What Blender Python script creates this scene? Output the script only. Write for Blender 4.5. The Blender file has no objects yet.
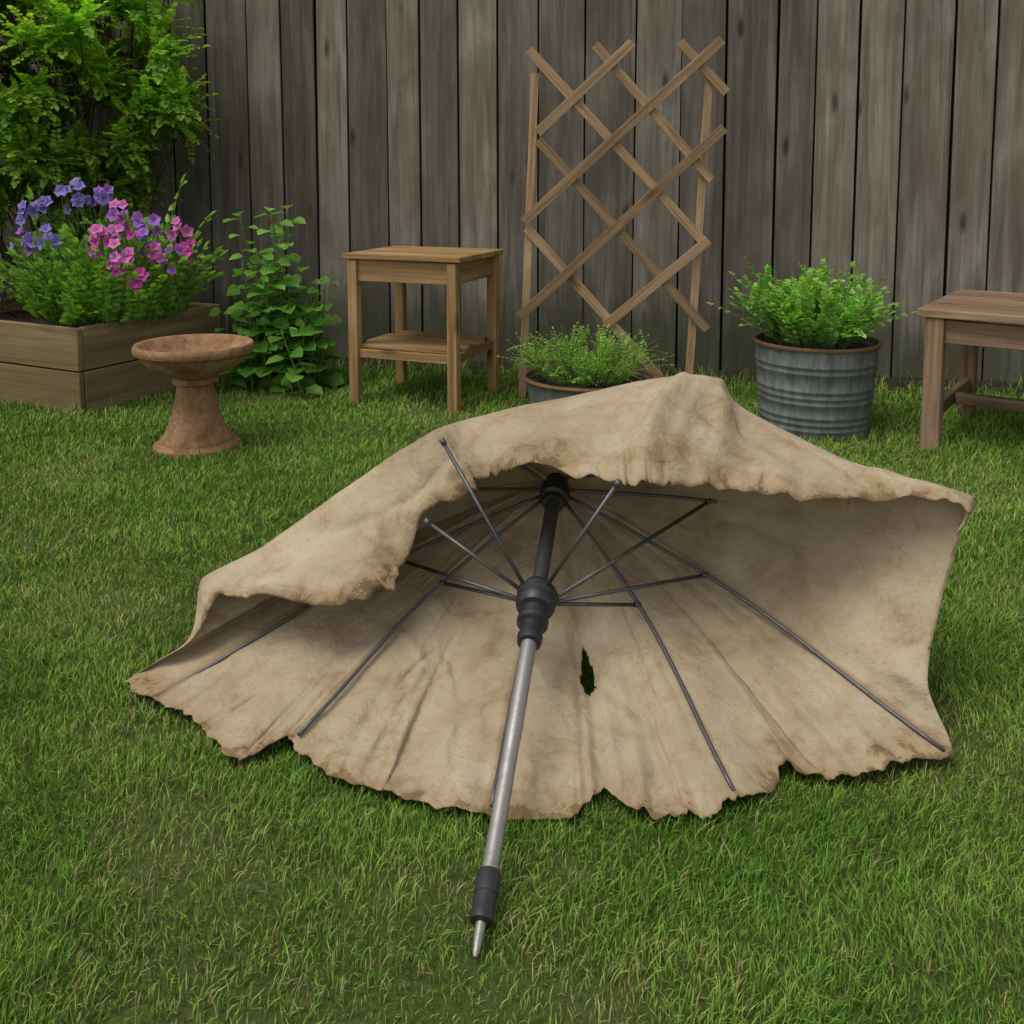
import bpy, math, random
import numpy as np
from mathutils import Vector, Matrix, noise
random.seed(7); rng=np.random.default_rng(7)
scn=bpy.context.scene
V=Vector

# ---------------------------------------------------------------- node helpers
def newmat(name):
    m=bpy.data.materials.new(name); m.use_nodes=True
    nt=m.node_tree; nt.nodes.clear()
    out=nt.nodes.new('ShaderNodeOutputMaterial')
    return m,nt,out
def N(nt,t,**kw):
    n=nt.nodes.new(t)
    for k,v in kw.items(): setattr(n,k,v)
    return n
def L(nt,a,b): nt.links.new(a,b)
def ramp(nt,fac,stops):
    r=nt.nodes.new('ShaderNodeValToRGB'); e=r.color_ramp.elements
    while len(e)<len(stops): e.new(0.5)
    for i,(p,c) in enumerate(stops):
        e[i].position=p; e[i].color=(*c,1) if len(c)==3 else c
    L(nt,fac,r.inputs['Fac']); return r.outputs['Color']
def mapping(nt,vec,scale=(1,1,1)):
    m=N(nt,'ShaderNodeMapping'); m.inputs['Scale'].default_value=scale
    L(nt,vec,m.inputs['Vector']); return m.outputs['Vector']
def noisetex(nt,vec,scale,detail=6,rough=.6,dist=0.0):
    n=N(nt,'ShaderNodeTexNoise'); n.inputs['Scale'].default_value=scale
    n.inputs['Detail'].default_value=detail; n.inputs['Roughness'].default_value=rough
    n.inputs['Distortion'].default_value=dist
    L(nt,vec,n.inputs['Vector']); return n.outputs['Fac']
def mix(nt,a,b,fac,mode='MIX'):
    n=N(nt,'ShaderNodeMix',data_type='RGBA',blend_type=mode)
    for s,val in ((n.inputs[0],fac),(n.inputs[6],a),(n.inputs[7],b)):
        if isinstance(val,(float,int)): s.default_value=val
        elif isinstance(val,tuple): s.default_value=(*val,1)
        else: L(nt,val,s)
    return n.outputs[2]
def mathn(nt,op,a,b=0.0):
    n=N(nt,'ShaderNodeMath',operation=op)
    for s,val in ((n.inputs[0],a),(n.inputs[1],b)):
        if isinstance(val,(float,int)): s.default_value=val
        else: L(nt,val,s)
    return n.outputs[0]
def bump(nt,h,strength=.5,dist=.01):
    b=N(nt,'ShaderNodeBump'); b.inputs['Strength'].default_value=strength
    b.inputs['Distance'].default_value=dist; L(nt,h,b.inputs['Height']); return b.outputs['Normal']
def principled(nt,out,col,rough=.7,metal=0.,normal=None,spec=.3):
    p=N(nt,'ShaderNodeBsdfPrincipled')
    if isinstance(col,tuple): p.inputs['Base Color'].default_value=(*col,1)
    else: L(nt,col,p.inputs['Base Color'])
    if isinstance(rough,float): p.inputs['Roughness'].default_value=rough
    else: L(nt,rough,p.inputs['Roughness'])
    p.inputs['Metallic'].default_value=metal
    p.inputs['Specular IOR Level'].default_value=spec
    if normal is not None: L(nt,normal,p.inputs['Normal'])
    L(nt,p.outputs[0],out.inputs['Surface']); return p

def wood_mat(name,dark,mid,light,stain,stainamt=.5,rough=.8,grain=1.0,green=None,fineamt=.6,varamt=.55):
    m,nt,out=newmat(name)
    gc=N(nt,'ShaderNodeAttribute',attribute_name='gc').outputs['Vector']
    rnd=N(nt,'ShaderNodeAttribute',attribute_name='rnd').outputs['Fac']
    g1=noisetex(nt,mapping(nt,gc,(22*grain,22*grain,1.1*grain)),1.0,6,.58,.9)
    g2=noisetex(nt,mapping(nt,gc,(120*grain,120*grain,3*grain)),1.0,3,.6)
    big=noisetex(nt,mapping(nt,gc,(5,5,1.8)),1.0,5,.62,.4)
    c=ramp(nt,g1,[(.30,dark),(.5,mid),(.72,light)])
    fine=ramp(nt,g2,[(.3,(.6,.6,.6)),(.6,(1,1,1))])
    c=mix(nt,c,fine,fineamt,'MULTIPLY')
    sf=ramp(nt,big,[(.42,(0,0,0)),(.68,(1,1,1))])
    c=mix(nt,c,stain,mathn(nt,'MULTIPLY',sf,stainamt))
    lf=ramp(nt,big,[(.28,(1,1,1)),(.42,(0,0,0))])
    c=mix(nt,c,tuple(min(1,x*1.2) for x in light),mathn(nt,'MULTIPLY',lf,.40))
    vo=N(nt,'ShaderNodeTexVoronoi'); vo.inputs['Scale'].default_value=1.0
    L(nt,mapping(nt,gc,(6,6,1.9)),vo.inputs['Vector'])
    kf=ramp(nt,vo.outputs['Distance'],[(.05,(1,1,1)),(.15,(0,0,0))])
    c=mix(nt,c,tuple(x*.3 for x in dark),mathn(nt,'MULTIPLY',kf,.8))
    br=mathn(nt,'ADD',mathn(nt,'MULTIPLY',rnd,varamt),1.0-varamt*.5)
    comb=N(nt,'ShaderNodeCombineColor')
    for i in range(3): L(nt,br,comb.inputs[i])
    c=mix(nt,c,comb.outputs[0],1.0,'MULTIPLY')
    if green is not None:
        pos=N(nt,'ShaderNodeNewGeometry').outputs['Position']
        sx=N(nt,'ShaderNodeSeparateXYZ'); L(nt,pos,sx.inputs[0])
        zz=mathn(nt,'ADD',sx.outputs['Z'],mathn(nt,'MULTIPLY',big,-.5))
        gf=ramp(nt,zz,[(-.0,(1,1,1)),(.28,(0,0,0))])
        c=mix(nt,c,green,mathn(nt,'MULTIPLY',gf,.6))
    h=mathn(nt,'ADD',g1,mathn(nt,'MULTIPLY',g2,.4))
    principled(nt,out,c,rough,0,bump(nt,h,.5,.006),.25)
    return m

def foliage_mat(name,trans=.35,rough=.5):
    m,nt,out=newmat(name)
    col=N(nt,'ShaderNodeAttribute',attribute_name='Col').outputs['Color']
    if trans<=0:
        p=N(nt,'ShaderNodeBsdfDiffuse'); L(nt,col,p.inputs['Color'])
        L(nt,p.outputs[0],out.inputs['Surface']); return m
    p=N(nt,'ShaderNodeBsdfPrincipled'); L(nt,col,p.inputs['Base Color'])
    p.inputs['Roughness'].default_value=rough; p.inputs['Specular IOR Level'].default_value=.25
    t=N(nt,'ShaderNodeBsdfTranslucent')
    tc=mix(nt,col,(1.0,1.1,.35),.9,'MULTIPLY')
    tb=mix(nt,tc,(1.6,1.6,1.6),1.0,'MULTIPLY')
    L(nt,tb,t.inputs['Color'])
    ms=N(nt,'ShaderNodeMixShader'); ms.inputs[0].default_value=trans
    L(nt,p.outputs[0],ms.inputs[1]); L(nt,t.outputs[0],ms.inputs[2]); L(nt,ms.outputs[0],out.inputs['Surface'])
    return m

# ---------------------------------------------------------------- mesh builder
class MB:
    def __init__(s): s.v=[];s.f=[];s.m=[];s.gc=[];s.r=[]
    def raw(s,vs,fs,mat=0,gc=None,r=None):
        o=len(s.v); s.v+= [tuple(x) for x in vs]
        off=(random.random()*9,random.random()*9,random.random()*9)
        if gc is None: gc=vs
        s.gc+=[(g[0]+off[0],g[1]+off[1],g[2]+off[2]) for g in gc]
        rr=random.random() if r is None else r
        s.r+=[rr]*len(vs)
        s.f+=[tuple(i+o for i in f) for f in fs]; s.m+=[mat]*len(fs)
    def box(s,c,size,rot=None,mat=0,r=None,warp=0):
        sx,sy,sz=[a/2 for a in size]
        loc=[(x,y,z) for z in(-sz,sz) for y in(-sy,sy) for x in(-sx,sx)]
        if warp: loc=[(x+random.uniform(-warp,warp),y+random.uniform(-warp,warp),z+random.uniform(-warp,warp)) for x,y,z in loc]
        ax=max(range(3),key=lambda i:size[i])
        perm={0:(1,2,0),1:(0,2,1),2:(0,1,2)}[ax]
        gc=[tuple(p[i] for i in perm) for p in loc]
        R=rot if rot is not None else Matrix.Identity(3)
        vs=[R@V(p)+V(c) for p in loc]
        fs=[(0,2,3,1),(4,5,7,6),(0,1,5,4),(2,6,7,3),(0,4,6,2),(1,3,7,5)]
        s.raw(vs,fs,mat,gc,r)
    def beam(s,a,b,w,t,nrm=(0,-1,0),mat=0,r=None,warp=0):
        a=V(a);b=V(b);d=(b-a);ln=d.length;d.normalize()
        n=V(nrm); n=(n-d*n.dot(d)).normalized(); x=d.cross(n)
        R=Matrix((x,n,d)).transposed()
        s.box((a+b)/2,(w,t,ln),R,mat,r,warp)
    def tube(s,pts,rad,n=10,mat=0,r=None,caps=True):
        pts=[V(p) for p in pts]
        if not isinstance(rad,(list,tuple)): rad=[rad]*len(pts)
        vs=[];fs=[];gc=[];up=None;acc=0
        for i,p in enumerate(pts):
            t=(pts[min(i+1,len(pts)-1)]-pts[max(i-1,0)])
            if t.length<1e-9: t=V((0,0,1))
            t.normalize()
            if up is None:
                up=V((0,0,1)) if abs(t.z)<.9 else V((1,0,0))
            up=(up-t*up.dot(t)).normalized(); sd=t.cross(up)
            if i: acc+=(p-pts[i-1]).length
            for k in range(n):
                a=2*math.pi*k/n
                o=(up*math.cos(a)+sd*math.sin(a))*rad[i]
                vs.append(p+o); gc.append((math.cos(a)*rad[i],math.sin(a)*rad[i],acc))
        for i in range(len(pts)-1):
            for k in range(n):
                k2=(k+1)%n
                fs.append((i*n+k,i*n+k2,(i+1)*n+k2,(i+1)*n+k))
        if caps:
            fs.append(tuple(range(n))[::-1]); b=(len(pts)-1)*n; fs.append(tuple(b+k for k in range(n)))
        s.raw(vs,fs,mat,gc,r)
    def lathe(s,c,prof,n=48,mat=0,r=None):
        vs=[];fs=[];gc=[]
        for rr,z in prof:
            for k in range(n):
                a=2*math.pi*k/n; q=(rr*math.cos(a),rr*math.sin(a),z)
                gc.append(q); vs.append((q[0]+c[0],q[1]+c[1],q[2]+c[2]))
        for i in range(len(prof)-1):
            for k in range(n):
                k2=(k+1)%n
                fs.append((i*n+k,i*n+k2,(i+1)*n+k2,(i+1)*n+k))
        s.raw(vs,fs,mat,gc,r)
    def obj(s,name,mats,smooth=False,bevel=0,parent=None,autosm=None):
        me=bpy.data.meshes.new(name); me.from_pydata(s.v,[],s.f); me.update()
        for mt in mats: me.materials.append(mt)
        me.polygons.foreach_set('material_index',s.m)
        me.polygons.foreach_set('use_smooth',[smooth]*len(s.f))
        a=me.attributes.new('gc','FLOAT_VECTOR','POINT'); a.data.foreach_set('vector',np.array(s.gc,dtype='f').ravel())
        a=me.attributes.new('rnd','FLOAT','POINT'); a.data.foreach_set('value',np.array(s.r,dtype='f'))
        ob=bpy.data.objects.new(name,me); scn.collection.objects.link(ob)
        if bevel:
            b=ob.modifiers.new('bevel','BEVEL'); b.width=bevel; b.segments=2; b.limit_method='ANGLE'
        if autosm is not None:
            bpy.context.view_layer.objects.active=ob; ob.select_set(True)
            bpy.ops.object.shade_smooth_by_angle(angle=math.radians(autosm)); ob.select_set(False)
        if parent: ob.parent=parent
        return ob

def np_mesh(name,verts,nper,faces,nblades,cols,mat,smooth=False):
    me=bpy.data.meshes.new(name)
    nv=len(verts); me.vertices.add(nv); me.vertices.foreach_set('co',verts.astype('f').ravel())
    base=(np.arange(nblades)*nper)[:,None]
    pat=np.concatenate([np.array(f) for f in faces])
    loops=(base+pat[None,:]).ravel().astype('i')
    sizes=np.array([len(f) for f in faces])
    st=np.concatenate([[0],np.cumsum(sizes)[:-1]])
    starts=(np.arange(nblades)[:,None]*sizes.sum()+st[None,:]).ravel().astype('i')
    me.loops.add(len(loops)); me.loops.foreach_set('vertex_index',loops)
    me.polygons.add(len(starts)); me.polygons.foreach_set('loop_start',starts)
    me.polygons.foreach_set('use_smooth',np.full(len(starts),smooth))
    me.update(calc_edges=True)
    a=me.attributes.new('Col','FLOAT_COLOR','POINT')
    c4=np.ones((nv,4),'f'); c4[:,:3]=cols; a.data.foreach_set('color',c4.ravel())
    me.materials.append(mat)
    ob=bpy.data.objects.new(name,me); scn.collection.objects.link(ob); return ob

# ---------------------------------------------------------------- camera, light
cam=bpy.data.cameras.new('camera'); camo=bpy.data.objects.new('camera',cam); scn.collection.objects.link(camo)
cam.sensor_width=36; cam.lens=36*1000/1024; cam.shift_y=-(512-275)/1024
cam.clip_end=500; camo.location=(0,0,1.2); camo.rotation_euler=(math.radians(84),0,0)
scn.camera=camo
w=bpy.data.worlds.new('World'); scn.world=w; w.use_nodes=True; nt=w.node_tree; nt.nodes.clear()
out=nt.nodes.new('ShaderNodeOutputWorld'); bg=nt.nodes.new('ShaderNodeBackground')
sky=nt.nodes.new('ShaderNodeTexSky'); sky.sky_type='NISHITA'; sky.sun_disc=False
sky.air_density=1.0; sky.dust_density=2.5; sky.ozone_density=1.0
hs=nt.nodes.new('ShaderNodeHueSaturation'); hs.inputs['Saturation'].default_value=.18
nt.links.new(sky.outputs[0],hs.inputs['Color']); nt.links.new(hs.outputs[0],bg.inputs['Color'])
bg.inputs['Strength'].default_value=.15; nt.links.new(bg.outputs[0],out.inputs['Surface'])
sun=bpy.data.lights.new('sun','SUN'); sun.energy=1.35; sun.angle=math.radians(30); sun.color=(1,.95,.86)
so=bpy.data.objects.new('sun',sun); scn.collection.objects.link(so)
sd=V((-.36,-.24,.90)).normalized()
so.rotation_euler=sd.to_track_quat('Z','Y').to_euler()
sky.sun_elevation=math.asin(sd.z); sky.sun_rotation=math.atan2(sd.x,sd.y)
scn.view_settings.view_transform='Standard'; scn.view_settings.look='None'; scn.view_settings.exposure=0

# ---------------------------------------------------------------- umbrella geometry
HUB=V((.107,2.4,.414)); TIP=V((-.056,1.40,.012)); APEX=V((.105,2.52,.40))
RIM=[(-.882,2.169,.035),(-.78,2.09,.035),(-.692,2.03,.035),(-.60,1.93,.035),(-.542,1.875,.035),(-.50,1.885,.04),(-.455,1.93,.05),(-.42,1.89,.04),(-.331,1.815,.035),(-.26,1.78,.035),(-.209,1.762,.04),(-.132,1.723,.035),(-.04,1.709,.035),(.087,1.703,.035),(.13,1.74,.04),(.164,1.775,.05),(.21,1.72,.04),(.268,1.695,.035),(.31,1.715,.035),(.35,1.700,.035),(.385,1.735,.04),(.423,1.755,.035),(.48,1.775,.035),(.53,1.85,.05),(.57,1.815,.035),(.654,1.815,.035),(.72,1.84,.035),(.80,1.87,.035),(.882,1.891,.035)]
CT=[((1.018,2.15,.48),(.985,2.09,.467)),((.968,2.2,.484),(.93,2.1,.497)),((.797,2.3,.512),(.79,2.1,.500)),
((.633,2.4,.578),(.66,2.1,.500)),((.557,2.45,.621),(.53,2.1,.507)),((.512,2.4,.69),(.43,2.1,.520)),((.434,2.4,.703),(.34,2.08,.540)),
((.319,2.45,.672),(.269,2.05,.562)),((.12,2.45,.624),(.15,2.06,.562)),((-.029,2.4,.603),(.0,2.13,.562)),((-.167,2.3,.597),(-.075,2.22,.475)),
((-.27,2.35,.517),(-.178,2.2,.430)),((-.44,2.35,.401),(-.268,2.12,.292)),((-.613,2.35,.285),(-.43,2.11,.262)),((-.741,2.3,.225),(-.66,2.20,.238)),
((-.741,2.2,.125),(-.73,2.18,.13)),((-.828,2.18,.067),(-.828,2.18,.067))]
CT+=[(p,p) for p in RIM]
CT+=[((.858,1.97,.14),(.85,1.965,.14)),((.925,2.07,.278),(.915,2.065,.278)),((.975,2.11,.39),(.96,2.10,.39))]
NC=len(CT); P0=np.array([c[0] for c in CT]); E0=np.array([c[1] for c in CT])
SHARP={0:.1,10:.08,6:.15,5:.2,14:.2,8:.25,12:.3}
def cr(A,u):
    i=int(math.floor(u))%NC; t=u-math.floor(u)
    a,b,c,d=A[(i-1)%NC],A[i],A[(i+1)%NC],A[(i+2)%NC]
    m0=(c-a)*SHARP.get(i,.42); m1=(d-b)*SHARP.get((i+1)%NC,.42)
    return (2*t**3-3*t**2+1)*b+(t**3-2*t**2+t)*m0+(-2*t**3+3*t**2)*c+(t**3-t**2)*m1
us=np.linspace(0,NC,4000,endpoint=False); pp=np.array([cr(P0,u) for u in us])
dl=np.linalg.norm(np.roll(pp,-1,0)-pp,axis=1); cum=np.concatenate([[0],np.cumsum(dl)])
NT=860
U=np.interp(np.linspace(0,cum[-1],NT,endpoint=False),cum,np.append(us,NC))
i0=17
RIBS={'C':0,'B':6,'A':10,'I':13.0,'H':i0+.8,'G':i0+6.3,'F':i0+12,'E':i0+21,'D':i0+28}
ribu=sorted(RIBS.values())+[NC]
def sagphase(u):
    for a,b in zip(ribu[:-1],ribu[1:]):
        if a<=u<=b: return math.sin(math.pi*(u-a)/(b-a))**2, (b-a)
    return 0,1
AX=V((.1,1,0)).normalized()
def nz(x,y,z): return noise.noise(V((x,y,z)))
def crease(p,sc,w,seed):
    q=p*sc+V((seed,seed*1.7,seed*.3)); q+=V((noise.noise(p*3+V((seed,0,0))),noise.noise(p*3+V((0,seed,0))),0))*.8
    v=abs(noise.noise(q))/w
    return max(0,1-v)**1.5 if v<1 else 0
def fabric(u,s,wr=True):
    R=V(cr(P0,u)); d=R-APEX; ln=d.length; r=d/ln
    n=(AX-r*AX.dot(r)).normalized()
    sh=s
    upper=(u<16.5 or u>NC-.7); side=(u>i0+28)
    if wr:
        rag=.014*nz(u*2.6,1.3,0)+.006*nz(u*6,4,0)+.0025*nz(u*17,4,3)
        if upper or side: rag*=.12
        sh=s*(1+rag*s**4)
    p=APEX+d*sh
    p+=n*(.085*math.sin(math.pi*min(1,s)**.8)*min(1,ln/.8))
    if wr:
        ph,_=sagphase(u)
        ph2=math.sqrt(ph)
        p+=n*(.040*ph2*math.sin(math.pi*min(s,1)*.85))
        m_=min(1,.35+ph*1.2)
        fold=(nz(u*.8,s*1.0,7.)*.018)*s
        fold+=nz(u*1.9+.6*math.sin(s*4),s*1.1,2.)*.020*s*s*(.3+ph)
        fold+=.018*noise.noise(p*3.2)*s
        fold+=.008*noise.noise(p*8)
        fold-=.015*crease(p,2.6,.20,3.)*s*m_
        fold+=.008*crease(p,5.0,.18,9.)*m_
        fold-=.004*crease(p,11,.2,5.)
        fold+=.002*noise.noise(p*24)
        if upper: fold*=max(.15,1-max(0,s-.6)*2.1)
        p+=n*fold
        if s>.8 and not upper: p.z+=max(0,nz(u*1.9,2,2))*.030*(s-.8)/.2*ph
        p.z=max(p.z,.020+.010*ph)
    return p,n
NS=90
vs=[];fs=[];sv=[]
for j in range(NS+1):
    s=.02+.98*(j/NS)
    for i in range(NT):
        p,n=fabric(U[i],s); vs.append(tuple(p)); sv.append(s*(.9 if U[i]>i0+28.3 else 1))
HU,HS=i0+14.45,.60
def inhole(u,s):
    t=(s-HS)/.09
    if abs(t)>1: return False
    wd=(1-t*t)**.5*(.40+.18*t)*(1+.6*nz(s*30,1,3))
    cx=.18*nz(s*20,5,5)+.10*t
    return abs(u-HU-cx)<wd
for j in range(NS):
    s=.02+.98*((j+.5)/NS)
    for i in range(NT):
        i2=(i+1)%NT
        if inhole(U[i],s): continue
        fs.append((j*NT+i,j*NT+i2,(j+1)*NT+i2,(j+1)*NT+i))
flap_idx=[i for i in range(NT) if U[i]<=i0-1.2 or U[i]>NC-2.6]
NF=34
top=NS*NT
fl={}
for i in flap_idx:
    u=U[i]
    R,n=fabric(u,1.0); E=V(cr(E0,u)); R0=V(cr(P0,u))
    d=E-R0; ln=d.length
    fn=d.cross(V(cr(P0,(u+.05)%NC))-V(cr(P0,(u-.05)%NC)))
    if fn.length<1e-8: fn=V((0,-.3,1))
    fn.normalize()
    if fn.z<0: fn=-fn
    tear=max(0,nz(u*.8,3,3)+.15)
    zone=1.0 if u>8.2 else (.35 if u>5.5 else .18)
    rag=1+zone*(.07*nz(u*1.6,9,1)+tear*(.14*nz(u*4.2,2,1)+.07*nz(u*12,5,1))+.02*nz(u*22,1,1))
    rag+=.07*math.exp(-((u-7.25)/.35)**2)*(.8+nz(u*14,4,4))
    rag-=.30*math.exp(-((u-9.75)/.16)**2)
    if ln<.05: rag=1
    left=1.0 if u<9.5 else .6
    for k in range(1,NF+1):
        t=k/NF
        q=R+d*(t*rag)
        q+=fn*(.018*left*math.sin(math.pi*t)*min(1,ln/.2))
        bell=math.sin(math.pi*min(1,t*.85+.12))
        q+=fn*math.exp(-((u-(6.15+.75*t))/.24)**2)*.032*bell
        q-=fn*math.exp(-((u-(5.2+.5*t))/.30)**2)*.014*bell
        # valley between the top panel and the left panel, below the corner rib tip
        q-=fn*math.exp(-((u-(10.0-.25*t))/.16)**2)*.030*min(1,t*2)
        q+=fn*math.exp(-((u-(10.6-.1*t))/.25)**2)*.014*min(1,t*2)
        amp=min(1,ln/.15)
        w0=min(1,t*4)
        q+=fn*amp*(.007*nz(u*1.2,t*1.5,3)*t+.014*noise.noise(V(q)*4)*t+.005*noise.noise(V(q)*10)*w0+.0015*noise.noise(V(q)*26)*w0)
        q-=fn*amp*w0*.012*crease(V(q),3.0,.20,4.)
        q+=fn*amp*w0*.007*crease(V(q),6.5,.18,2.)
        # rolled, curled torn hem on the left panel
        roll=max(0,t-.80)/.20
        rl=1.0 if u>10.3 else .5
        q+=V((0,-.1,-.6)).normalized()*(amp*.016*roll*(.6+nz(u*3,0,0)))
        q+=fn*amp*.012*rl*math.sin(math.pi*roll)*(.7+nz(u*2,7,0))
        fl[(i,k)]=len(vs); vs.append(tuple(q)); sv.append(.70+.29*t if ln>.05 else .9)
fi=set(flap_idx)
def vid(i,k): return top+i if k==0 else fl[(i,k)]
for i in flap_idx:
    i2=(i+1)%NT
    if i2 not in fi: continue
    for k in range(NF):
        fs.append((vid(i,k),vid(i2,k),vid(i2,k+1),vid(i,k+1)))
umb=bpy.data.objects.new('patio_umbrella',None); scn.collection.objects.link(umb)
me=bpy.data.meshes.new('canopy'); me.from_pydata(vs,[],fs); me.update()
me.polygons.foreach_set('use_smooth',[True]*len(me.polygons))
a=me.attributes.new('sp','FLOAT','POINT'); a.data.foreach_set('value',np.array(sv,dtype='f'))
ru=[]
for j in range(NS+1):
    ru+= [1-min(1,min(abs(u-x) for x in ribu)/.35) for u in U]
ru+=[0]*(len(vs)-len(ru))
a=me.attributes.new('rb','FLOAT','POINT'); a.data.foreach_set('value',np.array(ru,dtype='f'))
canopy=bpy.data.objects.new('canopy',me); scn.collection.objects.link(canopy); canopy.parent=umb
so_=canopy.modifiers.new('thick','SOLIDIFY'); so_.thickness=.0025; so_.offset=0

m,nt,out=newmat('worn_canvas')
pos=N(nt,'ShaderNodeTexCoord').outputs['Object']
n1=noisetex(nt,pos,2.6,7,.62,.4); n2=noisetex(nt,pos,9,8,.72,.3); n3=noisetex(nt,pos,45,4,.7)
c=ramp(nt,n1,[(.3,(.36,.275,.175)),(.47,(.47,.375,.25)),(.65,(.56,.46,.32))])
st=ramp(nt,n2,[(.45,(1,1,1)),(.57,(.88,.84,.77)),(.70,(.60,.51,.41))])
c=mix(nt,c,st,.85,'MULTIPLY')
sp=N(nt,'ShaderNodeAttribute',attribute_name='sp').outputs['Fac']
hem=mathn(nt,'ADD',sp,mathn(nt,'MULTIPLY',mathn(nt,'SUBTRACT',n2,.5),.40))
hf=ramp(nt,hem,[(.91,(1,1,1)),(1.02,(.80,.71,.58)),(1.12,(.50,.40,.29))])
c=mix(nt,c,hf,.85,'MULTIPLY')
rb=N(nt,'ShaderNodeAttribute',attribute_name='rb').outputs['Fac']
rf=ramp(nt,mathn(nt,'ADD',rb,mathn(nt,'MULTIPLY',mathn(nt,'SUBTRACT',n2,.5),.8)),[(.5,(1,1,1)),(.85,(.68,.60,.50))])
c=mix(nt,c,rf,.75,'MULTIPLY')
sk=ramp(nt,noisetex(nt,pos,30,5,.8,.0),[(.67,(1,1,1)),(.74,(.42,.33,.25))])
c=mix(nt,c,sk,.8,'MULTIPLY')
sk2=ramp(nt,noisetex(nt,pos,85,3,.7,.0),[(.32,(.62,.55,.46)),(.42,(1,1,1))])
c=mix(nt,c,sk2,mathn(nt,'MULTIPLY',ramp(nt,n1,[(.40,(0,0,0)),(.60,(1,1,1))]),.5),'MULTIPLY')
wv=N(nt,'ShaderNodeTexVoronoi'); wv.inputs['Scale'].default_value=420; L(nt,pos,wv.inputs['Vector'])
cz=N(nt,'ShaderNodeMath',operation='ABSOLUTE'); L(nt,mathn(nt,'SUBTRACT',noisetex(nt,pos,18,3,.6,.5),.5),cz.inputs[0])
cr1=ramp(nt,cz.outputs[0],[(0,(0,0,0)),(.10,(1,1,1))])
h=mathn(nt,'ADD',mathn(nt,'MULTIPLY',n2,.9),mathn(nt,'ADD',mathn(nt,'MULTIPLY',n3,.30),mathn(nt,'MULTIPLY',cr1,.16)))
h=mathn(nt,'ADD',h,mathn(nt,'MULTIPLY',wv.outputs['Distance'],.05))
nn=bump(nt,h,.65,.010)
p=N(nt,'ShaderNodeBsdfPrincipled'); L(nt,c,p.inputs['Base Color']); p.inputs['Roughness'].default_value=.92; p.inputs['Specular IOR Level'].default_value=.12; L(nt,nn,p.inputs['Normal'])
t=N(nt,'ShaderNodeBsdfTranslucent'); L(nt,c,t.inputs['Color']); L(nt,nn,t.inputs['Normal'])
ms=N(nt,'ShaderNodeMixShader'); ms.inputs[0].default_value=.12; L(nt,p.outputs[0],ms.inputs[1]); L(nt,t.outputs[0],ms.inputs[2]); L(nt,ms.outputs[0],out.inputs['Surface'])
me.materials.append(m)

def metal_mat(name,col,rough,metal,dirt=(.08,.06,.045),amt=.5):
    m,nt,out=newmat(name); pos=N(nt,'ShaderNodeTexCoord').outputs['Object']
    n=noisetex(nt,pos,35,7,.7); f=ramp(nt,n,[(.5,(0,0,0)),(.72,(1,1,1))])
    c=mix(nt,col,dirt,mathn(nt,'MULTIPLY',f,amt))
    r=mathn(nt,'ADD',mathn(nt,'MULTIPLY',n,.35),rough-.17)
    principled(nt,out,c,r,metal,bump(nt,noisetex(nt,pos,160,3,.6),.15,.002),.5); return m
m_alu=metal_mat('dull_aluminium',(.36,.345,.325),.48,.8)
m_rib=metal_mat('rib_steel',(.12,.125,.13),.45,.7,(.07,.045,.03),.6)
m_dark=metal_mat('dark_tube',(.07,.07,.068),.45,.4)
m_blk=metal_mat('black_plastic',(.022,.023,.026),.42,0.,(.05,.045,.04),.4)
def PT(t): return TIP+(HUB-TIP)*t
def poly(profile,n=28):
    pts=[PT(t) for t,_ in profile]; return pts,[r for _,r in profile],n
b=MB()
b.tube(*poly([(-.0,.003),(.005,.0055),(.02,.0075),(.052,.0085)]),mat=0)
b.tube(*poly([(.10,.0140),(.35,.0145),(.352,.0153),(.60,.0163)]),mat=0)
b.tube(*poly([(.60,.0168),(1.0,.017)]),mat=1)
pole=b.obj('pole',[m_alu,m_dark],parent=umb,autosm=40)
b=MB()
b.tube(*poly([(.046,.010),(.048,.0185),(.056,.0195),(.060,.0185),(.085,.0185),(.087,.0203),(.116,.0203),(.120,.0185),(.121,.0150)]),mat=0)
b.obj('tip_collar',[m_blk],parent=umb,autosm=35)
b=MB()
b.tube(*poly([(.555,.018),(.557,.0245),(.572,.0270),(.580,.024),(.598,.024),(.603,.033),(.612,.034),(.618,.028),(.636,.028),(.640,.038),(.650,.043),(.660,.0435),(.666,.038),(.672,.044),(.684,.044),(.692,.036),(.702,.032),(.705,.018)]),mat=0)
b.obj('runner',[m_blk],parent=umb,autosm=35)
b=MB()
b.tube(*poly([(.95,.018),(.952,.027),(.965,.029),(.97,.036),(.985,.038),(1.0,.037),(1.004,.03),(1.03,.028),(1.035,.012)]),mat=0)
b.obj('hub_crown',[m_blk],parent=umb,autosm=35)
b=MB()
def ribpt(u,s):
    p,n=fabric(u,s,False)
    return p+(HUB-APEX)*(1-s)**2-n*(.004+.010*s*min(1,(1.02-s)*6))
ribp={}
for k,u in RIBS.items():
    smax=.985
    if k=='C': smax=.42; u=NC-1.2
    if k=='I': smax=.62; u=12.3
    pts=[ribpt(u,s)+V((0,0,-.003*math.sin(s*9))) for s in np.linspace(.035,smax,22)]
    b.tube(pts,.0044,8); ribp[k]=(u,smax)
RUN=PT(.675); axis=(HUB-TIP).normalized()
def strut(e,flat=True):
    e=V(e); d=(e-RUN); d=(d-axis*d.dot(axis)).normalized()
    a=RUN+d*.036
    b.tube([a,e],.0046,8)
    b.tube([e-(e-a).normalized()*.010,e+(e-a).normalized()*.005],.0068,8)
for k,s in (('H',.40),('G',.42),('E',.42),('D',.40),('C',.40),('F',.45)):
    strut(ribpt(ribp[k][0],s))
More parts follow.
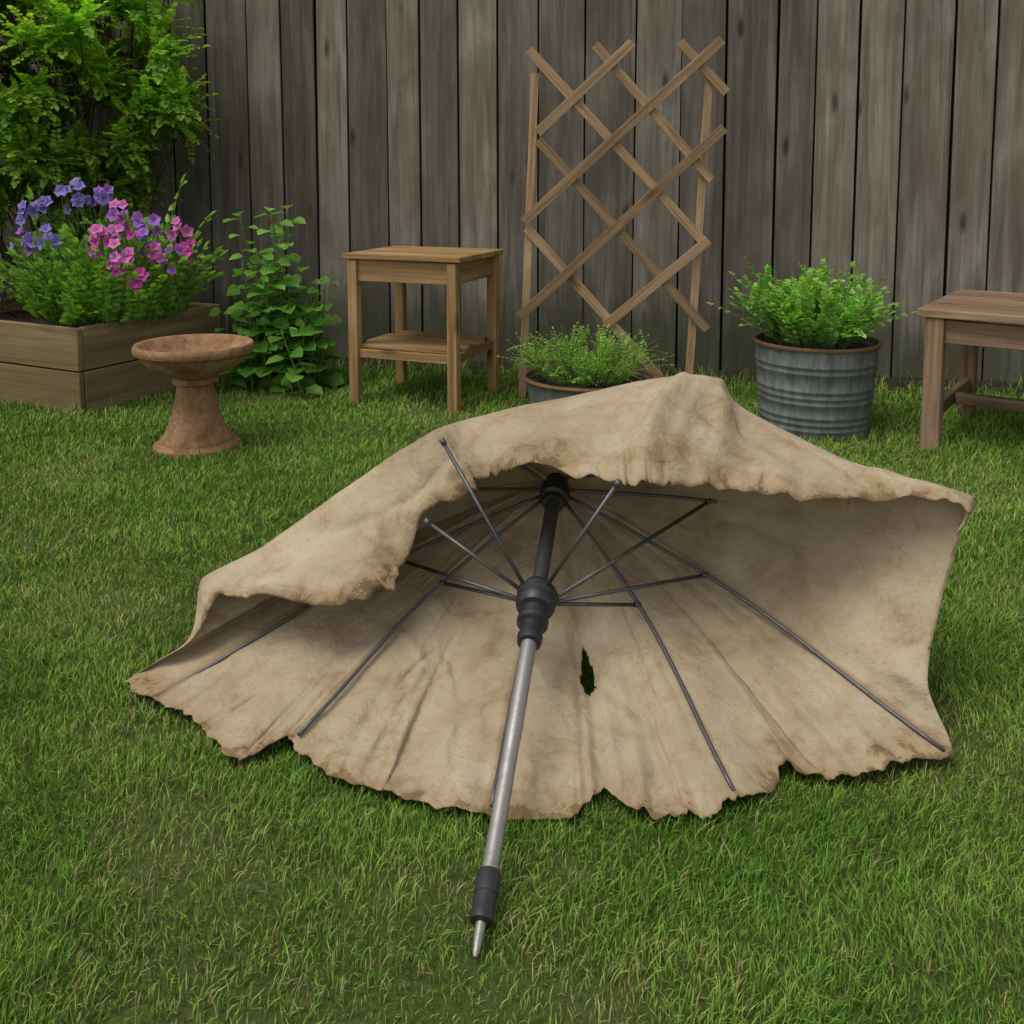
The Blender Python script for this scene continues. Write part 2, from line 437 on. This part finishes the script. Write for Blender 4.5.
strut((-.158,2.22,.588)); strut((-.19,2.15,.425)); strut((.222,2.04,.548))
b.obj('ribs_and_struts',[m_rib],smooth=True,parent=umb)

# ---------------------------------------------------------------- fence
def fy(x): return 6.02-.2*x
m_fence=wood_mat('weathered_grey_boards',(.105,.090,.070),(.20,.174,.140),(.29,.258,.213),(.11,.090,.067),.8,.9,1.0,green=(.045,.06,.025),fineamt=.45,varamt=.75)
m_gap_shade=wood_mat('gap_shade_sheet',(.012,.011,.01),(.02,.018,.016),(.03,.027,.024),(.01,.01,.01))  # near-black tone stands in for the shade in the board gaps
b=MB(); ang=math.atan(-.2); Rf=Matrix.Rotation(ang,3,'Z')
fx=V((math.cos(ang),math.sin(ang),0)); x=-6.2
org=V((0,6.02,0))
while x<6.5:
    wd=random.uniform(.205,.295)
    c=org+fx*(x+wd/2)+V((0,random.uniform(-.006,.006),1.22+random.uniform(-.012,.012)))
    Rb=Rf@Matrix.Rotation(random.uniform(-.004,.004),3,'Y')@Matrix.Rotation(random.uniform(-.02,.02),3,'Z')
    b.box(c,(wd-random.uniform(.007,.018),.022,2.44),Rb,0,warp=.002)
    x+=wd
nb=Rf@V((0,1,0))
b.box(org+nb*.05+V((0,0,1.2)),(12.8,.02,2.36),Rf,1)  # sheet added behind the boards to block sky and keep gaps dark
for z in (.4,2.0): b.box(org+nb*.105+V((0,0,z)),(12.8,.06,.09),Rf,0)
b.obj('wooden_fence',[m_fence,m_gap_shade],bevel=.003)

# ---------------------------------------------------------------- trellis
m_trel=wood_mat('trellis_wood',(.22,.13,.065),(.39,.25,.135),(.52,.36,.215),(.24,.16,.09),.5,.75,1.4)
b=MB(); Y=5.15
def tp(x,z,dy=0): return (x,Y+dy,z)
b.beam(tp(.118,1.69,.03),tp(.052,-.03,.03),.040,.022)
b.beam(tp(1.005,1.66,.03),tp(.925,-.03,.03),.040,.022)
for (x1,z1,x2,z2) in [(.128,1.387,.607,1.838),(.057,.933,1.061,1.853),(.036,.439,1.081,1.412),(.484,.397,1.011,.84)]:
    b.beam(tp(x1,z1,-.014+random.uniform(-.001,.001)),tp(x2,z2,-.014),.048,.012)
for (x1,z1,x2,z2) in [(.086,1.803,1.012,.804),(.42,1.828,1.025,1.148),(.849,1.843,1.092,1.589),(.133,1.352,1.016,.371),(.077,.902,.775,.117)]:
    b.beam(tp(x1,z1,.002+random.uniform(-.001,.001)),tp(x2,z2,.002),.048,.012)
b.obj('garden_trellis',[m_trel],bevel=.002)

# ---------------------------------------------------------------- side table
m_tab=wood_mat('oak_table',(.18,.095,.034),(.33,.20,.082),(.46,.30,.14),(.20,.11,.045),.5,.6,1.0)
b=MB(); A=math.radians(-21.8); R=Matrix.Rotation(A,3,'Z'); C=V((-.455,5.22,0))
def tb(c,s,**k): b.box(R@V(c)+C,s,R,**k)
W,D,H=.56,.50,.775
for sx in(-1,1):
    for sy in(-1,1):
        tb((sx*(W/2-.0),sy*(D/2),H/2-.016),(.052,.052,H-.03))
for i in range(4):
    tb((0,-D/2-.035+(i+.5)*(D+.07)/4,H-.012),(W+.10,(D+.07)/4-.002,.028))
for sy in(-1,1): tb((0,sy*(D/2-.002),H-.085),(W-.05,.022,.11))
for sx in(-1,1): tb((sx*(W/2-.002),0,H-.085),(.022,D-.05,.11))
for sy in(-1,1): tb((0,sy*(D/2-.004),.262),(W-.05,.024,.045))
for sx in(-1,1): tb((sx*(W/2-.004),0,.262),(.024,D-.05,.045))
for i in range(4):
    tb((0,-D/2+.01+(i+.5)*(D-.02)/4,.297),(W-.055 if i in(0,3) else W+.02,(D-.02)/4-.003,.020))
b.obj('side_table',[m_tab],bevel=.004)

# ---------------------------------------------------------------- bench
m_ben=wood_mat('worn_bench_wood',(.14,.080,.043),(.25,.155,.09),(.37,.25,.16),(.16,.105,.07),.5,.6,1.0)
b=MB(); A=math.radians(-34.8); R=Matrix.Rotation(A,3,'Z'); C=V((2.555,4.15,0)); W,D,H=1.3,.76,.61
def tb(c,s,**k): b.box(R@V(c)+C,s,R,**k)
for sx in(-1,1):
    for sy in(-1,1): tb((sx*(W/2-.0),sy*D/2,H/2-.016),(.075,.075,H-.034))
    tb((sx*(W/2),0,.16),(.035,D-.075,.06))
    tb((sx*(W/2),0,H-.09),(.03,D-.075,.10))
for sy in(-1,1): tb((0,sy*D/2,H-.09),(W-.075,.03,.10))
tb((0,0,.16),(W-.04,.04,.05))
for i in range(6):
    tb((0,-D/2-.05+(i+.5)*(D+.10)/6,H-.0135),(W+.14,(D+.10)/6-.004,.035))
b.obj('wooden_bench',[m_ben],bevel=.005)

# ---------------------------------------------------------------- raised planter
m_pl=wood_mat('planter_boards',(.16,.10,.05),(.33,.225,.12),(.46,.33,.19),(.20,.14,.075),.55,.85,.8,green=(.15,.12,.05))
m_soil,nt,out=newmat('dark_soil'); pos=N(nt,'ShaderNodeTexCoord').outputs['Object']; n=noisetex(nt,pos,30,8,.7)
principled(nt,out,ramp(nt,n,[(.35,(.012,.009,.006)),(.65,(.06,.042,.028))]),.95,0,bump(nt,n,1.,.03))
b=MB(); A=math.radians(-26.8); R=Matrix.Rotation(A,3,'Z'); C=V((-2.483,5.53,0)); W,D=1.3,.95
def tb(c,s,**k): b.box(R@V(c)+C,s,R,**k)
for z,hh in ((.108,.213),(.330,.213)):
    tb((0,-D/2,z),(W+.035,.035,hh),warp=.003); tb((0,D/2,z),(W+.035,.035,hh))
    tb((W/2,0,z),(.035,D-.038,hh),warp=.003); tb((-W/2,0,z),(.035,D-.038,hh))
for sx in(-1,1):
    for sy in(-1,1): tb((sx*(W/2-.045),sy*(D/2-.045),.2),(.05,.05,.38))
tb((0,0,.19),(W-.04,D-.04,.34),mat=1)
b.obj('raised_planter_box',[m_pl,m_soil],bevel=.006)

# ---------------------------------------------------------------- birdbath
m_bb,nt,out=newmat('terracotta_stone'); pos=N(nt,'ShaderNodeTexCoord').outputs['Object']
n=noisetex(nt,pos,9,8,.7,.3); n2=noisetex(nt,pos,60,5,.7)
c=ramp(nt,n,[(.3,(.17,.082,.036)),(.5,(.32,.175,.085)),(.7,(.43,.28,.165))])
c=mix(nt,c,ramp(nt,n2,[(.35,(.6,.58,.55)),(.6,(1,1,1))]),.7,'MULTIPLY')
principled(nt,out,c,.85,0,bump(nt,mathn(nt,'ADD',n,n2),.5,.008))
b=MB()
prof=[(.0,.0),(.178,.0),(.184,.012),(.182,.028),(.168,.036),(.154,.044),(.152,.056),(.140,.066),(.122,.10),(.102,.16),(.086,.22),(.077,.27),(.078,.288),(.092,.295),(.095,.310),(.088,.320),(.115,.332),(.160,.352),(.198,.380),(.220,.408),(.229,.425),(.246,.430),(.250,.440),(.250,.456),(.244,.465),(.230,.466),(.220,.458),(.205,.430),(.165,.395),(.10,.375),(.0,.368)]
b.lathe((-1.36,4.22,0),prof,64)
b.obj('birdbath',[m_bb],autosm=50)

# ---------------------------------------------------------------- bucket + tub
m_galv,nt,out=newmat('galvanised_steel'); pos=N(nt,'ShaderNodeTexCoord').outputs['Object']
n=noisetex(nt,pos,7,8,.7,.4); n2=noisetex(nt,mapping(nt,pos,(30,30,5)),1,6,.7)
c=ramp(nt,n,[(.3,(.12,.14,.135)),(.55,(.21,.23,.22)),(.75,(.32,.33,.31))])
c=mix(nt,c,ramp(nt,n2,[(.35,(.5,.46,.41)),(.58,(1,1,1))]),.75,'MULTIPLY')
principled(nt,out,c,.6,.35,bump(nt,n2,.2,.004),.4)
m_rust=metal_mat('rusty_rim',(.18,.09,.045),.7,.2,(.26,.15,.085),.6)
BX,BY=1.405,4.56
b=MB(); prof=[(.0,.0),(.238,.0),(.243,.006),(.243,.02)]
def rr_(z): return .240+.036*(z/.41)
for z in (.045,.075,.105,.165,.195,.225,.305,.335):
    r=rr_(z); prof+=[(r,z-.010),(r+.0045,z-.003),(r+.0045,z+.003),(r,z+.010)]
prof+=[(.276,.41),(.268,.41),(.262,.36),(.0,.355)]
b.lathe((BX,BY,0),prof,72,0)
rp=[(.275,.406),(.284,.408),(.287,.416),(.283,.424),(.273,.424),(.267,.414),(.268,.406)]
b.lathe((BX,BY,0),rp,72,1)
b.lathe((BX,BY,0),[(.265,.385),(.1,.395),(0,.395)],48,2)
b.obj('galvanized_bucket',[m_galv,m_rust,m_soil],autosm=50)
b=MB()
b.lathe((.384,4.88,0),[(0,0),(.27,0),(.275,.01),(.29,.05),(.297,.055),(.297,.065),(.295,.07),(.318,.17),(.31,.17),(.30,.15),(0,.145)],72,0)
b.lathe((.384,4.88,0),[(.316,.168),(.330,.170),(.336,.180),(.330,.190),(.316,.190),(.308,.180),(.31,.168)],72,1)
b.lathe((.384,4.88,0),[(.308,.155),(.1,.168),(0,.168)],48,2)
b.obj('metal_tub',[m_galv,m_rust,m_soil],autosm=50)

# ---------------------------------------------------------------- ground
m,nt,out=newmat('lawn_soil'); pos=N(nt,'ShaderNodeNewGeometry').outputs['Position']
n=noisetex(nt,pos,2.2,6,.6); n2=noisetex(nt,pos,70,8,.75)
c=ramp(nt,n2,[(.3,(.06,.10,.02)),(.5,(.12,.175,.038)),(.7,(.20,.22,.07))])
c=mix(nt,c,(.21,.17,.08),mathn(nt,'MULTIPLY',ramp(nt,n,[(.5,(0,0,0)),(.7,(1,1,1))]),.6))
principled(nt,out,c,.95,0,bump(nt,n2,1.,.02),.1)
b=MB(); g=30
b.raw([(-g,-8,0),(g,-8,0),(g,40,0),(-g,40,0)],[(0,1,2,3)])
b.obj('lawn',[m])
b=MB()
vsb=[];k=80
for i in range(k):
    xx=-4+8.5*i/(k-1); yb=fy(xx); wd=.30+.10*nz(xx*1.5,0,0)+(.25*math.exp(-((xx+1.35)/.5)**2))
    vsb+=[(xx,yb-wd,.004),(xx,yb-wd*.5,.03),(xx,yb-.02,.035)]
fsb=[]
for i in range(k-1):
    for j in range(2): fsb.append((i*3+j,(i+1)*3+j,(i+1)*3+j+1,i*3+j+1))
b.raw(vsb,fsb); b.obj('soil_bed',[m_soil],smooth=True)

# ---------------------------------------------------------------- grass
def fnoise(x,y,f,seed):
    r=np.random.default_rng(seed); o=np.zeros_like(x)
    for k in range(7):
        a=r.uniform(0,2*np.pi); ff=f*r.uniform(.6,1.7); ph=r.uniform(0,7)
        o+=np.sin((x*np.cos(a)+y*np.sin(a))*ff*6.28+ph+1.3*np.sin((x*np.sin(a)-y*np.cos(a))*ff*4+ph*2))
    return o/7*1.6
bx=[];by=[];bw=[]
for (y0,y1,dens,wid) in [(1.0,2.0,38000,.0020),(2.0,2.9,24000,.0026),(2.9,4.2,12500,.0037),(4.2,6.9,7200,.0050)]:
    hw=.56*y1+.7; n=int(dens*(y1-y0)*2*hw)
    X=rng.uniform(-hw,hw,n); Yy=rng.uniform(y0,y1,n)
    keep=np.abs(X)<.56*Yy+.40
    bx.append(X[keep]);by.append(Yy[keep]);bw.append(np.full(keep.sum(),wid))
X=np.concatenate(bx);Yy=np.concatenate(by);Wd=np.concatenate(bw)
dist=(6.02-.2*X)-Yy
patch=fnoise(X,Yy,.9,3)
for (px,py,pr,pa) in [(-.50,1.62,.12,1.0),(-.62,1.75,.10,.8),(.72,1.50,.13,.9),(-.16,1.55,.09,.9),(.35,1.38,.10,.7),(-1.0,1.95,.15,.7),(1.35,2.6,.25,.6),(-1.3,3.0,.25,.5),(.10,1.60,.07,.8)]:
    patch=patch+pa*np.exp(-(((X-px)/(pr*1.5))**2+((Yy-py)/pr)**2))
clump=fnoise(X,Yy,5,5); fine=fnoise(X,Yy,14,6); tuft=fnoise(X,Yy,2.4,21)
pk=1-.60*np.clip((patch-.40)*2.0,0,1)-.15*np.clip(-clump-.3,0,1)
pk=np.where(dist<.28+.1*fnoise(X,Yy,2,9),.22,pk)
pk=np.where((np.hypot(X+1.3,(Yy-5.4))<.38),.25,pk)
keep=(rng.uniform(0,1,len(X))<pk)&(dist>.02)
X,Yy,Wd,patch,clump,fine,dist,tuft=[q[keep] for q in (X,Yy,Wd,patch,clump,fine,dist,tuft)]
n=len(X)
Ln=rng.uniform(.015,.038,n)*(1+.36*clump+.25*fine+.2*tuft)*(1-.25*np.clip(patch,0,1)); Ln=np.clip(Ln,.009,.065)
Ln=np.where(rng.uniform(0,1,n)<.06,Ln*1.6,Ln)
Ln=np.where((dist<.55)&(rng.uniform(0,1,n)<.35),Ln*rng.uniform(1.6,3.4,n),Ln)
for (px,py,pr) in [(-.46,5.22,.42),(-1.36,4.22,.26),(BX,BY,.32),(-2.2,5.0,.5),(1.85,4.2,.2)]:
    g_=np.exp(-((np.hypot(X-px,Yy-py)/pr)**4)); Ln=Ln*(1+.7*g_*rng.uniform(0,1,n))
poly2=np.array([(p[0],p[1]) for p in P0]); cen=np.array([.05,2.1])
polyS=cen+(poly2-cen)*.985
inside=np.zeros(n,bool); j=len(polyS)-1
for i in range(len(polyS)):
    xi,yi=polyS[i];xj,yj=polyS[j]
    inside^=((yi>Yy)!=(yj>Yy))&(X<(xj-xi)*(Yy-yi)/(yj-yi+1e-12)+xi); j=i
nearhole=np.hypot(X-.17,Yy-2.12)<.12
Ln=np.where(inside&~nearhole,np.minimum(Ln,.014),Ln)
phi=rng.uniform(0,2*np.pi,n); lean=rng.beta(1.8,2.0,n)*1.15*Ln
fd=2.5*fnoise(X,Yy,1.4,11)
dx=np.cos(phi)+.6*np.cos(fd); dy=np.sin(phi)+.6*np.sin(fd); q=np.hypot(dx,dy)+1e-6; dx/=q;dy/=q
fa=rng.uniform(0,np.pi,n); sx=np.cos(fa)*Wd*.5; sy=np.sin(fa)*Wd*.5
hz=np.sqrt(np.maximum(Ln**2-(lean*.85)**2,(.35*Ln)**2))
vv=np.zeros((n,5,3))
vv[:,0]=np.stack([X-sx,Yy-sy,np.zeros(n)-.002],1); vv[:,1]=np.stack([X+sx,Yy+sy,np.zeros(n)-.002],1)
mx=X+dx*lean*.35; my=Yy+dy*lean*.35; mz=hz*.62
vv[:,2]=np.stack([mx+sx*.85,my+sy*.85,mz],1); vv[:,3]=np.stack([mx-sx*.85,my-sy*.85,mz],1)
vv[:,4]=np.stack([X+dx*lean,Yy+dy*lean,hz],1)
g1=np.array([.135,.275,.038]); g2=np.array([.30,.44,.080]); dry=np.array([.48,.40,.19]); dk=np.array([.085,.19,.028])
tcol=np.clip(.42+.28*patch+.16*fine+.14*tuft+rng.normal(0,.20,n),0,1)[:,None]
base=g1*(1-tcol)+g2*tcol
kd=(rng.uniform(0,1,n)<(.05+.22*np.clip(patch,0,1.2)))[:,None]; base=np.where(kd,dry*rng.uniform(.6,1.05,(n,1)),base)
kk=(rng.uniform(0,1,n)<.15)[:,None]; base=np.where(kk&~kd,dk,base)
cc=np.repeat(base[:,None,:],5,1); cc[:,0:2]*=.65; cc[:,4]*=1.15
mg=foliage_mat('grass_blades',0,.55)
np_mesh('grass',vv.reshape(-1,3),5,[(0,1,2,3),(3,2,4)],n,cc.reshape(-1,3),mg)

# ---------------------------------------------------------------- foliage
class Leaves:
    def __init__(s): s.p=[];s.a=[];s.n=[];s.l=[];s.w=[];s.c=[]
    def add(s,p,a,n,l,w,c): s.p.append(tuple(p));s.a.append(tuple(a));s.n.append(tuple(n));s.l.append(l);s.w.append(w);s.c.append(c)
    def build(s,name,mat):
        p=np.array(s.p);a=np.array(s.a);nn=np.array(s.n);l=np.array(s.l)[:,None];wd=np.array(s.w)[:,None];c=np.array(s.c)
        a/=np.linalg.norm(a,axis=1,keepdims=True)+1e-9
        sd=np.cross(a,nn); sd/=np.linalg.norm(sd,axis=1,keepdims=True)+1e-9
        up=np.cross(sd,a); up*=np.sign((up*nn).sum(1,keepdims=True)+1e-9)
        n=len(p); vv=np.zeros((n,6,3))
        for k,(u,v,ww) in enumerate([(0,0,0),(.30,.5,.10),(.70,.40,.06),(1,0,-.10),(.70,-.40,.06),(.30,-.5,.10)]):
            vv[:,k]=p+a*l*u+sd*l*wd*v+up*l*ww
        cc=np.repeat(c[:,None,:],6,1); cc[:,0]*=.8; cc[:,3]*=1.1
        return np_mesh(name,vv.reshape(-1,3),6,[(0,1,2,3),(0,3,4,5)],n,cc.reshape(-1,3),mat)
def rv():
    v=V(rng.normal(0,1,3)); return v.normalized()
def jit(c,s):
    k=random.uniform(1-s,1+s); return np.array([c[0]*k*random.uniform(.9,1.12),c[1]*k,c[2]*k*random.uniform(.85,1.15)])
def sprig(LV,base,d,length,droop,npair,ls,lw,col,spread=.9,stem=None,sr=.002,jc=.25):
    p=V(base); d=V(d).normalized(); st=length/npair; pts=[p.copy()]
    for k in range(npair):
        t=(k+1)/npair
        d=(d+V((0,0,-droop*st*4))+rv()*.07).normalized(); p=p+d*st; pts.append(p.copy())
        sd=d.cross(V((0,0,1)))
        if sd.length<.1: sd=rv()
        sd.normalize(); up=sd.cross(d)
        if up.z<0: up=-up
        if t<.12: continue
        for sg in(-1,1):
            a=d*(1-spread*.6)+sd*sg*spread+rv()*.3
            s_=ls*random.uniform(.7,1.15)*(1-.45*t)
            LV.add(p,a,up+rv()*.45,s_,lw,jit(col,jc))
    LV.add(p,d,up+rv()*.3,ls*.8,lw,jit(col,jc)*1.15)
    if stem is not None: stem.tube(pts,[sr*(1-.6*i/len(pts)) for i in range(len(pts))],4,0,caps=False)
ml=foliage_mat('leaf_surface',.30,.5)
m_stem,nt,out=newmat('green_stem'); principled(nt,out,(.12,.19,.05),.7)
m_bark,nt,out=newmat('bark'); pos=N(nt,'ShaderNodeTexCoord').outputs['Object']; n_=noisetex(nt,pos,25,6,.7)
principled(nt,out,ramp(nt,n_,[(.3,(.03,.022,.016)),(.7,(.10,.078,.058))]),.9,0,bump(nt,n_,.8,.01))

# bush
BR=bpy.data.objects.new('leafy_bush',None); scn.collection.objects.link(BR)
LV=Leaves(); ST=MB()
root=V((-2.75,6.15,0)); cl=[]
bc=V((-2.95,5.86,1.78)); rad=(1.12,.55,1.04)
tries=0
while len(cl)<185 and tries<14000:
    tries+=1
    v=rv()*random.uniform(.3,1.0)**.5
    q=V((bc.x+v.x*rad[0],bc.y+v.y*rad[1],bc.z+v.z*rad[2]))
    if q.y>fy(q.x)-.12: continue
    if any((q-c).length<.118 for c in cl): continue
    cl.append(q)
for k in range(9):
    e=random.choice(cl); mid=root.lerp(e,.5)+rv()*.12
    ST.tube([root+V((random.uniform(-.12,.12),random.uniform(-.08,.05),0)),root.lerp(mid,.5)+rv()*.05,mid,e],[.028,.022,.015,.006],8)
for q in cl:
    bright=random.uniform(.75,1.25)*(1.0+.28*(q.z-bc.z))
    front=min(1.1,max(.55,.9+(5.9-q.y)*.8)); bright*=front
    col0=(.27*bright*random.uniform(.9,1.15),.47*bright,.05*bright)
    ST.tube([root.lerp(q,.78)+rv()*.1,q],[.005,.003],5)
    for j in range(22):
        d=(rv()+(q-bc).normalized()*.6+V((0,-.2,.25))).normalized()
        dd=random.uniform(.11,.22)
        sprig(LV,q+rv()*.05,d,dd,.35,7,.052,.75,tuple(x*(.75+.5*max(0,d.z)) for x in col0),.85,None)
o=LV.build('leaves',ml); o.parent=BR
ST.obj('branches',[m_bark],smooth=True,parent=BR)

b=MB()
for k in range(60):
    p=V((random.uniform(-3.4,-2.3),random.uniform(5.6,6.1),random.uniform(.35,.6)))
    pts=[p]; d=(rv()+V((0,0,.3))).normalized()
    for j in range(5): d=(d+rv()*.3).normalized(); pts.append(pts[-1]+d*.09)
    b.tube(pts,[.004,.0035,.003,.0025,.002,.001],5)
b.obj('dry_twigs',[m_bark],smooth=True)

# petunias
PR=bpy.data.objects.new('petunia_plant',None); scn.collection.objects.link(PR)
LV=Leaves(); ST=MB(); pc=V((-2.12,5.22,.42))
for k in range(280):
    a=random.uniform(0,2*math.pi); rr=math.sqrt(random.random())*.34
    b0=pc+V((math.cos(a)*rr*1.10,math.sin(a)*rr*.8,0))
    d=V((math.cos(a)*rr*1.4,math.sin(a)*rr*1.2,1.0))+rv()*.3
    ln=random.uniform(.28,.55)*(1.12-rr*1.1)
    br=random.uniform(.6,1.25)
    sprig(LV,b0,d,ln,.3,8,.066,.70,(.20*br,.38*br,.055*br),.85,ST,.003)
for k in range(45):
    u=random.random(); b0=V((-2.118,4.86,.43)).lerp(V((-1.72,5.6,.43)),u*.7)+V((-.07,.02,.0))
    sprig(LV,b0,V((.3,-.2,.7))+rv()*.4,random.uniform(.10,.18),.8,7,.05,.6,(.18,.35,.05),.85,ST,.002)
for k in range(65):
    u=random.random(); b0=V((-2.15,4.9,.43)).lerp(V((-2.9,5.3,.43)),u*.45)+V((.05,.08,.0))
    sprig(LV,b0,V((0,-.2,.9))+rv()*.5,random.uniform(.12,.26),.6,7,.052,.6,(.17,.34,.05),.85,ST,.002)
for (b0,d,ln) in [((-1.78,5.1,.75),(.1,0,1),.38),((-1.75,5.15,.7),(.35,0,.6),.30),((-2.5,5.3,.75),(-.1,0,1),.3)]:
    sprig(LV,b0,d,ln,.15,6,.095,.65,(.22,.41,.06),.8,ST,.003)
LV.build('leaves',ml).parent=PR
ST.obj('stems',[m_stem],smooth=True,parent=PR)
def flowers(name,plist,mat,parent):
    vs=[];cols=[]
    for (c,nrm,r,col) in plist:
        n_=V(nrm).normalized(); u=n_.cross(V((.3,.1,1))).normalized(); w_=n_.cross(u); a0=random.random()*6
        vs.append(V(c)-n_*r*.35); cols.append(tuple(x*.45 for x in col))
        for k in range(10):
            a=a0+k*math.pi/5; rr=r*(1.0 if k%2==0 else .74)*random.uniform(.9,1.08)
            vs.append(V(c)+(u*math.cos(a)+w_*math.sin(a))*rr+n_*random.uniform(-.25,.15)*r); cols.append(tuple(x*random.uniform(.85,1.2) for x in col))
    return np_mesh(name,np.array([tuple(v) for v in vs]),11,[(0,1+k,1+(k+1)%10) for k in range(10)],len(plist),np.array(cols),mat)
fl_=[]
mag=(.70,.09,.46); pur=(.42,.17,.65); vio=(.30,.23,.65); pnk=(.80,.22,.60)
def cluster(c,n,r,cols):
    for k in range(n):
        o=rv()*r*random.random()**.4; p=V(c)+V((o.x,o.y,o.z))
        nrm=V((o.x,o.y,o.z)).normalized()*.5+V((.0,-.9,.35))+rv()*.2
        fl_.append((p,nrm,random.uniform(.026,.039),random.choice(cols)))
for (c,n,r,cols) in [((-1.98,4.92,.88),9,.09,(mag,pnk)),((-1.93,4.90,.77),9,.08,(mag,pnk)),((-1.82,4.95,.84),11,.10,(mag,pnk,pur)),((-1.67,5.05,.80),9,.08,(pur,mag)),
    ((-1.86,4.90,.69),7,.07,(mag,)),((-1.94,5.0,.98),9,.09,(pur,pnk)),((-1.84,5.0,.94),8,.08,(pur,)),((-1.68,5.06,.90),5,.06,(pnk,)),
    ((-2.22,5.1,1.06),10,.09,(vio,)),((-2.12,5.15,1.08),9,.08,(vio,pur)),((-2.42,5.05,1.0),10,.085,(vio,)),((-2.46,5.03,.85),8,.07,(vio,pur)),((-2.32,4.97,.86),5,.06,(vio,)),((-2.08,4.96,.85),4,.07,(pnk,)),((-1.74,4.98,.72),4,.06,(pnk,pur))]:
    cluster(c,n,r,cols)
mf=foliage_mat('petals',.2,.6)
nt=mf.node_tree
for nd in list(nt.nodes):
    if nd.type=='BSDF_TRANSLUCENT':
        for l in list(nd.inputs['Color'].links): nt.links.remove(l)
        at=[x for x in nt.nodes if x.type=='ATTRIBUTE'][0]; nt.links.new(at.outputs['Color'],nd.inputs['Color'])
flowers('blossoms',fl_,mf,PR).parent=PR
ST2=MB()
for (c,nrm,r,col) in fl_:
    c=V(c); ST2.tube([c-V(nrm).normalized()*.01,c+V((0,.03,-.07)),c+V((random.uniform(-.02,.02),.07,-.17))],.0022,4,caps=False)
ST2.obj('flower_stalks',[m_stem],parent=PR)

# climbing plant with broad leaves
CR=bpy.data.objects.new('climbing_plant',None); scn.collection.objects.link(CR)
LV=Leaves(); ST=MB()
for k in range(48):
    x0=-1.31+random.gauss(0,.13); y0=5.50+random.gauss(0,.10)
    ht=random.choice([.25,.35,.45,.5,.6,.7,.8])*random.uniform(.8,1.1)
    if k<3: ht=1.02
    p=V((x0,y0,0)); d=V((random.uniform(-.26,.22),random.gauss(-.05,.12),1)).normalized() if k>2 else V((.02*k-.02,-.02,1)).normalized()
    if k<3: p=V((-1.30+.03*k,5.5,0))
    pts=[p.copy()]; ns=int(ht/.042)
    for j in range(ns):
        d=(d+rv()*.08+V((0,0,.06))).normalized(); p=p+d*.042; pts.append(p.copy())
        a=j*2.4; sd_=V((math.cos(a),math.sin(a)-.3,.25))
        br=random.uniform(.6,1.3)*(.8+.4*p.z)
        sz=random.uniform(.075,.125)*(1.1-.45*j/ns)
        q=p+sd_.normalized()*.035
        ST.tube([p,q],.0016,4,caps=False)
        LV.add(q,sd_+V((0,0,-.4)),V((0,-.35,1))+rv()*.45,sz,.95,jit((.16*br,.36*br,.05*br),.15))
    ST.tube(pts,[.004]*len(pts),5)
LV.build('leaves',ml).parent=CR; ST.obj('stems',[m_stem],smooth=True,parent=CR)

def potplant(name,c,nst,r0,h,leaf,col,fan,droop,npair=11,lw=.5):
    E=bpy.data.objects.new(name,None); scn.collection.objects.link(E); LV=Leaves(); ST=MB()
    for k in range(nst):
        a=random.uniform(0,2*math.pi); rr=math.sqrt(random.random())
        b0=V(c)+V((math.cos(a)*rr*r0,math.sin(a)*rr*r0,0))
        d=V((math.cos(a)*rr*fan,math.sin(a)*rr*fan,1))+rv()*.25
        br=random.uniform(.6,1.3)
        ln=h*random.uniform(.6,1.15)
        sprig(LV,b0,d,ln,droop,npair,leaf,lw,tuple(x*br for x in col),.85,ST,.0025)
        for j in range(3):
            t=random.uniform(.35,.8); q=b0+d.normalized()*ln*t
            sprig(LV,q,d.normalized()*.6+rv()*.8+V((0,0,.3)),ln*.33,droop,6,leaf*.85,lw,tuple(x*br*1.1 for x in col),.85,ST,.0015)
    LV.build('leaves',ml).parent=E; ST.obj('stems',[m_stem],smooth=True,parent=E)
potplant('bucket_plant',(BX,BY,.39),80,.17,.36,.044,(.24,.46,.08),.75,.4,9,.70)
potplant('tub_plant',(.36,4.86,.165),110,.19,.26,.020,(.27,.46,.08),.9,.5,14,.48)
